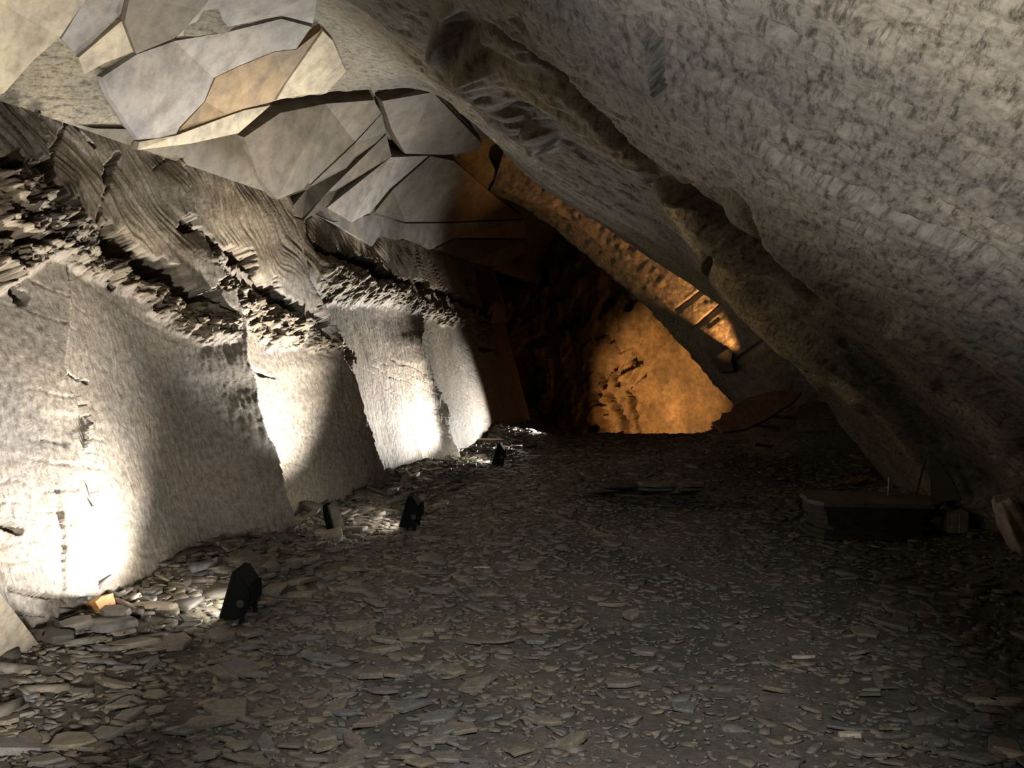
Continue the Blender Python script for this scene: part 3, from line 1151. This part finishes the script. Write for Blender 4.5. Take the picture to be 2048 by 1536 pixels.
# fourth beam: its lamp stands down behind the rim of waste
pl4 = hit_floor(1035, 880)
spot('floodlight_beam', (pl4[0] + 0.6, pl4[1] - 0.4, 0.35), wpt(893, 725), 760, 88, 1.0, WARM, 0.06)

# amber lamps of the inner chamber


def amber_lamp():
    p = at_depth(1192, 857, 22.8)
    z = fz(p[0], p[1])
    rt = empty('amber_lamp', (p[0], p[1], z))
    tag(rt, 'small round lamp in silhouette before the orange far wall', 'lamp')
    h = p[2] - z
    bm = bmesh.new()
    bmesh.ops.create_uvsphere(bm, u_segments=20, v_segments=14, radius=0.10, matrix=Matrix.Translation((0, 0, h)))
    bm_obj('head', bm, M_BLACK, rt, True)
    bm = bmesh.new()
    tube(bm, (0, 0, 0), (0, 0, h - 0.06), 0.02)
    bm_obj('stem', bm, M_BLACK, rt)
    bm = bmesh.new()
    tube(bm, (0, 0, 0), (0, 0, 0.03), 0.12, 16)
    bm_obj('base', bm, M_BLACK, rt)
    bm = bmesh.new()
    tube(bm, (0.03, 0.07, h), (0.04, 0.095, h), 0.05, 16)
    bm_obj('lens', bm, M_LENS_ORANGE, rt)
    spot('amber_beam', (p[0] + 0.08, p[1] + 0.16, p[2]), at_depth(1355, 800, 24.4), 360, 116, 0.6, ORG, 0.04)


amber_lamp()

# ------------------------------------------------------------------ single pieces of stone and waste
def poly_slab(name, P3, th, mat, label, cat, nrm=None, group=None):
    """flat piece with a traced outline, real thickness th, front face towards the chamber"""
    P3 = np.asarray(P3, float)
    n = len(P3)
    if nrm is None:
        c = P3.mean(0)
        nrm = np.linalg.svd(P3 - c)[2][2]
    nrm = np.asarray(nrm, float)
    nrm = nrm / np.linalg.norm(nrm)
    if np.dot(nrm, np.array([0, 0, CAMZ]) - P3.mean(0)) < 0:
        nrm = -nrm
    org = P3.mean(0)
    org[2] = P3[:, 2].min()
    Q = P3 - org
    c = Q.mean(0)
    fr = Q + (c - Q) * 0.015
    v = np.concatenate([fr, Q - nrm * th * 0.25, Q - nrm * th])
    bm = bmesh.new()
    vv = [bm.verts.new(q) for q in v]
    bm.faces.new(vv[:n])
    bm.faces.new(vv[2 * n:][::-1])
    for k in range(2):
        for i in range(n):
            j = (i + 1) % n
            bm.faces.new((vv[k * n + i], vv[k * n + n + i], vv[k * n + n + j], vv[k * n + j]))
    o = bm_obj(name, bm, mat)
    o.location = org
    return tag(o, label, cat, group)


def on_plane(pts, p0, nrm):
    out = []
    for x, y in pts:
        d = ray(x, y)
        t = np.dot(np.asarray(p0) - np.array([0, 0, CAMZ]), nrm) / np.dot(d, nrm)
        out.append(np.array([0, 0, CAMZ]) + t * d)
    return out


_sid = [500]


def laid(px, py, length, aspect, rot, mat, label, name='slate_slab', z=None, th=0.03, tilt=(0, 0), n=7, group=None, cat='slate', jag=0.3, lift=0.0):
    _sid[0] += 1
    v, f = slate_geo(n, _sid[0], aspect, th / length / 2, jag)
    me = bpy.data.meshes.new(name)
    me.from_pydata([tuple(q * length) for q in v], [], f)
    me.update()
    me.materials.append(mat)
    o = bpy.data.objects.new(name, me)
    COL.objects.link(o)
    p = hit_floor(px, py, z) if z is not None else hit_ground(px, py)
    zz = p[2]
    ext = 0.5 * length * (abs(math.sin(tilt[1])) + abs(math.sin(tilt[0])) / aspect)
    o.location = (p[0], p[1], zz + th / 2 + ext + 0.012 + lift)
    o.rotation_euler = (tilt[0], tilt[1], rot)
    return tag(o, label, cat, group)


def singles():
    nl = np.array([V[0] * 0.958, V[1] * 0.958, 0.287])      # normal of the left wall
    # pale panel leaning in the lower left corner
    pa, pb_, pc = hit_ground(81, 1292), hit_ground(-70, 1368), hit_left(0, 1186)[2] + nl * 0.28
    nn = np.cross(pb_ - pa, pc - pa)
    nn = nn / np.linalg.norm(nn)
    p0 = pa
    poly_slab('leaning_slab', on_plane([(81, 1292), (40, 1312), (-70, 1368), (-90, 1050), (-40, 1130), (0, 1186), (45, 1244)], p0, nn), 0.05, M_PALE,
              'smooth pale slab leaning in the corner nearest the camera below the left wall', 'slab')
    # ochre lump at the wall foot
    s0, z0, p = hit_left(212, 1216)
    p = p + nl * 0.12
    pts = on_plane([(190, 1204), (203, 1193), (226, 1186), (233, 1212), (240, 1240), (215, 1246), (204, 1226)], p, nl * 0.8 + np.array([-U[0], -U[1], 0]) * 0.35)
    poly_slab('ochre_stone', pts, 0.12, M_OCHRE, 'orange-brown broken stone at the foot of the brightly lit left wall', 'stone')
    # upright splinter, its backlit shade painted black, and pale leaning slate beside the second lamp
    p = hit_ground(666, 1068) + np.array([0.0, 0.0, -0.02])
    side = np.array([-0.25, -0.95, 0.0])
    poly_slab('upright_slate', on_plane([(655, 1064), (668, 1064), (661, 1035), (654, 1012), (660, 1008), (658, 1005), (650, 1008), (645, 1011), (647, 1034)], p, side), 0.03, M_BLACK,
              'narrow upright splinter of slate with its shade painted black, standing against the bright wall', 'slate')
    poly_slab('leaning_slate', on_plane([(669, 1063), (690, 1061), (686, 1036), (676, 1014), (658, 1013), (664, 1035)], p + np.array([0, 0.06, 0]), nl * 0.5 + side * 0.6), 0.03, M_PALE,
              'pale flat slate leaning on the wall right of a splinter painted black for shade', 'slate')
    # dark splinter above the second lamp
    a, b = on_plane([(772, 1004), (838, 984)], hit_floor(832, 1058) + np.array([0.1, 0.7, 0]), np.array([0.3, -1, 0.1]))
    e = np.array([0, 0, 0.02])
    poly_slab('slate_splinter', [a - e, b - e * 1.5, b + e, a + e * 0.6], 0.03, M_DARKSLATE, 'long dark slate splinter sticking out just behind the second floodlight', 'slate')
    p = hit_left(815, 985)[2] + nl * 0.12
    poly_slab('leaning_slate', on_plane([(800, 990), (826, 992), (815, 965), (795, 942), (788, 938)], p, nl * 0.4 + side * 0.8), 0.04, M_DARKSLATE,
              'dark pointed slate leaning on the wall behind the second floodlight', 'slate')
    # slates along the wall foot
    laid(305, 1222, 0.36, 3.2, 0.05, M_PALE, 'long pale slate lying at the wall foot left of the nearest floodlight', tilt=(0.12, 0.0))
    laid(232, 1243, 0.22, 1.8, -0.3, SLATES[0], 'thick grey slate lying just below the orange-brown stone', tilt=(0.3, 0.1), th=0.04)
    laid(150, 1268, 0.25, 2.0, 0.3, SLATES[0], 'grey slate propped between the pale corner slab and the orange-brown stone', tilt=(0.25, -0.1), th=0.04)
    laid(120, 1290, 0.20, 1.7, 0.5, M_DARKSLATE, 'small dark slate touching the tip of the pale corner slab', tilt=(0.2, 0.1), th=0.04)
    laid(262, 1300, 0.34, 3.0, 0.25, SLATES[1], 'long buff slate lying below the lit patch left of the nearest floodlight', tilt=(0.1, -0.05))
    laid(965, 1139, 0.16, 5.0, 0.0, M_PALE, 'tiny bright sliver of slate alone in the dark middle of the floor', th=0.012)
    laid(976, 887, 0.75, 5.0, 0.12, M_PALE, 'long pale slate on the rim behind the farthest floodlight', tilt=(0.1, 0.02), th=0.05)
    laid(1606, 1320, 0.16, 4.5, 0.03, M_PALE, 'shiny pale sliver of slate on the right foreground floor', th=0.015)
    laid(1700, 1478, 0.14, 3.0, 0.05, M_PALE, 'small buff slate near the bottom edge, right of centre', th=0.02)
    laid(1790, 1480, 0.22, 6.0, 0.1, SLATES[0], 'thin grey slate strip right of the small buff slate at the bottom', th=0.015)
    laid(1965, 1412, 0.16, 2.6, 0.0, M_PALE, 'left one of two pale bar-shaped slates at the right edge', th=0.025, jag=0.1)
    laid(2012, 1412, 0.20, 3.0, 0.0, M_PALE, 'right one of two pale bar-shaped slates at the right edge', th=0.025, jag=0.1)
    laid(2030, 1520, 0.25, 4.0, -0.6, M_PALE, 'pale slate in the bottom right corner pointing up left', th=0.025)
    laid(1145, 1500, 0.18, 2.5, 0.5, SLATES[1], 'stubby buff slate near the middle of the bottom edge', th=0.03, tilt=(0.1, -0.15))
    laid(150, 1497, 0.27, 1.9, 0.1, SLATES[1], 'broad buff slate in the bottom left foreground', th=0.03, tilt=(0.12, 0))
    laid(820, 1283, 0.20, 2.0, 0.35, SLATES[1], 'oval buff slate on the open floor right of the nearest floodlight', th=0.025, tilt=(0.1, 0))
    laid(1265, 1246, 0.16, 1.8, 0.4, SLATES[1], 'small upturned buff slate near the centre of the floor', th=0.03, tilt=(0.5, -0.1))
    laid(1770, 1160, 0.2, 3.5, 0.1, SLATES[0], 'grey slate strip on the floor below the stack of slabs', th=0.03)
    laid(1960, 1180, 0.3, 4.0, -0.02, SLATES[2], 'bluish slate strip near the right wall foot', th=0.03)

    # big reddish slab beside the orange glow
    pl = hit_s(1500, 820, 13.7)
    nn = np.array([-0.12, -0.8, 0.5])
    poly_slab('reddish_slab', on_plane([(1424, 844), (1440, 838), (1444, 826), (1460, 824), (1466, 812), (1495, 795), (1540, 783), (1578, 778), (1604, 785), (1588, 803), (1530, 840), (1490, 858), (1446, 864)], pl, nn), 0.08, M_RUST,
              'large reddish slate slab leaning at the right edge of the orange glow', 'slab')
    # dark block in the recess
    pb = hit_s(1450, 715, 14.9)
    o = poly_slab('jutting_block', on_plane([(1420, 722), (1448, 702), (1458, 697), (1465, 705), (1462, 722), (1468, 742), (1440, 745)], pb, np.array([-0.4, -0.9, 0.1])), 0.3, M_DARKSLATE,
                  'black jutting block of rock in the orange recess', None)
    o.parent = bpy.data.objects['wall_recess']
    # splinters on the right-hand waste heap
    for i, (x, y, l, r, t) in enumerate([(1545, 866, 1.1, 0.08, 0.1), (1490, 880, 1.3, 0.04, 0.0), (1600, 876, 1.2, -0.04, -0.03), (1640, 862, 0.9, -0.12, 0.0), (1530, 903, 0.7, 0.5, 0.15), (1580, 846, 0.8, 0.3, 0.1)]):
        laid(x, y, l, 6, r, SLATES[i % 4], ['long splinter of slate nearest the reddish slab on the dark waste heap', 'longest dark splinter lying left along the foot of the waste heap', 'thin splinter in the middle of the right waste heap',
             'splinter of slate against the right wall rim on the waste heap', 'short slanting splinter at the front of the right waste heap', 'slanting splinter tucked behind the reddish slab'][i],
             'slate_splinter', th=0.04, tilt=(0.15, t))
    # low pile of slates in the middle distance
    k = 0
    for lay in range(5):
        for j in range(3):
            x = 1210 + 70 * j + 14 * lay + random.uniform(-15, 15)
            p = hit_floor(x, 992)
            o = laid(x, 992, random.uniform(0.45, 0.7), random.uniform(1.8, 2.8), random.uniform(-0.2, 0.3), SLATES[(k * 3) % 4] if k % 3 else M_DARKSLATE,
                     'flat slate in the low dark pile on the middle of the floor', 'slate_slab', z=0.035 + 0.05 * lay, th=0.04, tilt=(random.uniform(-.04, .04), random.uniform(-.04, .08)),
                     group='slates of the low pile on the middle of the floor')
            o.location.y += 0.12 * lay
            k += 1
    # stack of big slabs against the right wall
    base = hit_floor(1780, 1092)
    zb = fz(base[0], base[1])
    names = ['lowest', 'second lowest', 'third', 'fourth', 'fifth', 'sixth', 'seventh', 'topmost']
    h = 0.0
    for i in range(8):
        th = 0.04 if i < 7 else 0.035
        L_, W_ = (1.12 + random.uniform(-0.06, 0.06), 0.62 + random.uniform(-0.04, 0.04))
        if i == 7:
            L_, W_ = 1.22, 0.70
        bm = bmesh.new()
        r = random.Random(40 + i)
        nn_ = 14
        out = []
        for q in range(nn_):
            a = q / nn_ * 2 * math.pi
            ca, sa = math.cos(a), math.sin(a)
            m_ = max(abs(ca), abs(sa))
            out.append((ca / m_ * L_ / 2 * (1 - r.uniform(0, 0.05)), sa / m_ * W_ / 2 * (1 - r.uniform(0, 0.08))))
        lo_ = [bm.verts.new((x, y, 0)) for x, y in out]
        hi_ = [bm.verts.new((x * 0.99, y * 0.985, th)) for x, y in out]
        bm.faces.new(lo_[::-1])
        bm.faces.new(hi_)
        for q in range(nn_):
            w_ = (q + 1) % nn_
            bm.faces.new((lo_[q], lo_[w_], hi_[w_], hi_[q]))
        o = bm_obj('stacked_slab', bm, M_DARKSLATE if i < 7 else SLATES[0])
        o.location = (base[0] - 0.08 + 0.03 * r.uniform(-1, 1), base[1] + 0.30 + 0.03 * r.uniform(-1, 1), zb + 0.015 + h)
        o.rotation_euler = (0, 0, -0.10 + 0.05 * r.uniform(-1, 1))
        h += th + 0.003
        tag(o, '%s slab of the dark slate stack by the right wall' % names[i], 'slab', 'slabs stacked by the right wall')
    top = zb + 0.015 + h
    # pale cracked block on the end of the stack
    pb = hit_floor(1903, 1066, 0.1)
    zz = fz(pb[0], pb[1])
    rt = empty('pale_block', (pb[0] + 0.02, pb[1] - 0.02, zz + 0.02), -0.12)
    tag(rt, 'pale square block with a vertical crack at the right end of the slab stack', 'block')
    for sx, w_ in ((-1, 0.095), (1, 0.085)):
        bm = bmesh.new()
        box(bm, (sx * (w_ / 2 + 0.002), 0, 0.10), (w_, 0.16, 0.19))
        bmesh.ops.bevel(bm, geom=bm.edges[:], offset=0.008, segments=1, affect='EDGES')
        for v in bm.verts:
            v.co += Vector((random.uniform(-.004, .004), random.uniform(-.004, .004), random.uniform(-.004, .004)))
        bm_obj('block_half', bm, M_PALE, rt)
    # forked pale peg standing on the stack
    pp = hit_floor(1777, 992, top)
    rt = empty('forked_peg', (pp[0], pp[1], top + 0.002), 0.2)
    tag(rt, 'small pale forked peg standing upright on the slab stack', 'peg')
    bm = bmesh.new()
    tube(bm, (0, 0, 0), (0.004, 0, 0.175), 0.011)
    bm_obj('shaft', bm, M_PALE, rt)
    bm = bmesh.new()
    tube(bm, (0.004, 0, 0.09), (0.036, 0, 0.105), 0.009)
    tube(bm, (0.034, 0, 0.06), (0.030, 0, 0.175), 0.009)
    bm_obj('prong', bm, M_PALE, rt)
    # sticks and a dark slate leaning on the right wall behind the stack
    def stick(x1, y1, x2, y2, r, dep, mat, label):
        a, b = at_depth(x1, y1, dep), at_depth(x2, y2, dep - 0.05)
        bm = bmesh.new()
        tube(bm, (0, 0, 0), tuple(b - a), r)
        o = bm_obj('stick', bm, mat)
        o.location = a
        tag(o, label, 'stick')
    stick(1826, 1010, 1851, 918, 0.010, 8.15, M_DARKSLATE, 'thin dark stick leaning on the right wall behind the slab stack')
    stick(1866, 1004, 1916, 966, 0.014, 8.1, SLATES[0], 'upper of two slanting grey sticks at the right end of the stack')
    stick(1878, 1008, 1917, 982, 0.014, 8.05, SLATES[0], 'lower of two slanting grey sticks at the right end of the stack')
    pw = at_depth(1870, 1000, 7.75)
    poly_slab('leaning_slate', on_plane([(1862, 1004), (1922, 1000), (1905, 960), (1878, 922), (1858, 903), (1860, 950)], pw, np.array([-0.6, -0.75, 0.1])), 0.03, M_DARKSLATE,
              'dark triangular slate leaning on the right wall above the stack', 'slate')
    laid(1712, 972, 0.42, 2.6, 0.25, M_RUST, 'reddish slate lying behind the slab stack', tilt=(0.1, -0.15))
    laid(1672, 976, 0.24, 2.4, 0.2, M_RUST, 'smaller reddish slate left behind the slab stack', tilt=(0.1, -0.1))
    # rough pale boulder at the right edge
    pb = hit_floor(2040, 1128)
    bm = bmesh.new()
    bmesh.ops.create_icosphere(bm, subdivisions=4, radius=1)
    for v in bm.verts:
        c = v.co
        k = 1 + 0.25 * float(fbm(np.array([c.x * 2 + c.z]), np.array([c.y * 2 - c.z]), 4, 150)[0])
        q = Vector((max(-.7, min(.7, c.x)), max(-.7, min(.7, c.y)), max(-.8, min(.8, c.z)))) * k
        v.co = Vector((q.x * 0.10, q.y * 0.15, (q.z + 0.8) * 0.26)) + Vector((-0.10 * (q.z + 0.8), 0, 0))
    o = bm_obj('boulder', bm, M_PALE, None, True)
    o.location = (pb[0] - 0.16, pb[1] - 0.30, fz(pb[0], pb[1]))
    tag(o, 'rough pale boulder at the foot of the right wall, right edge', 'boulder')


singles()
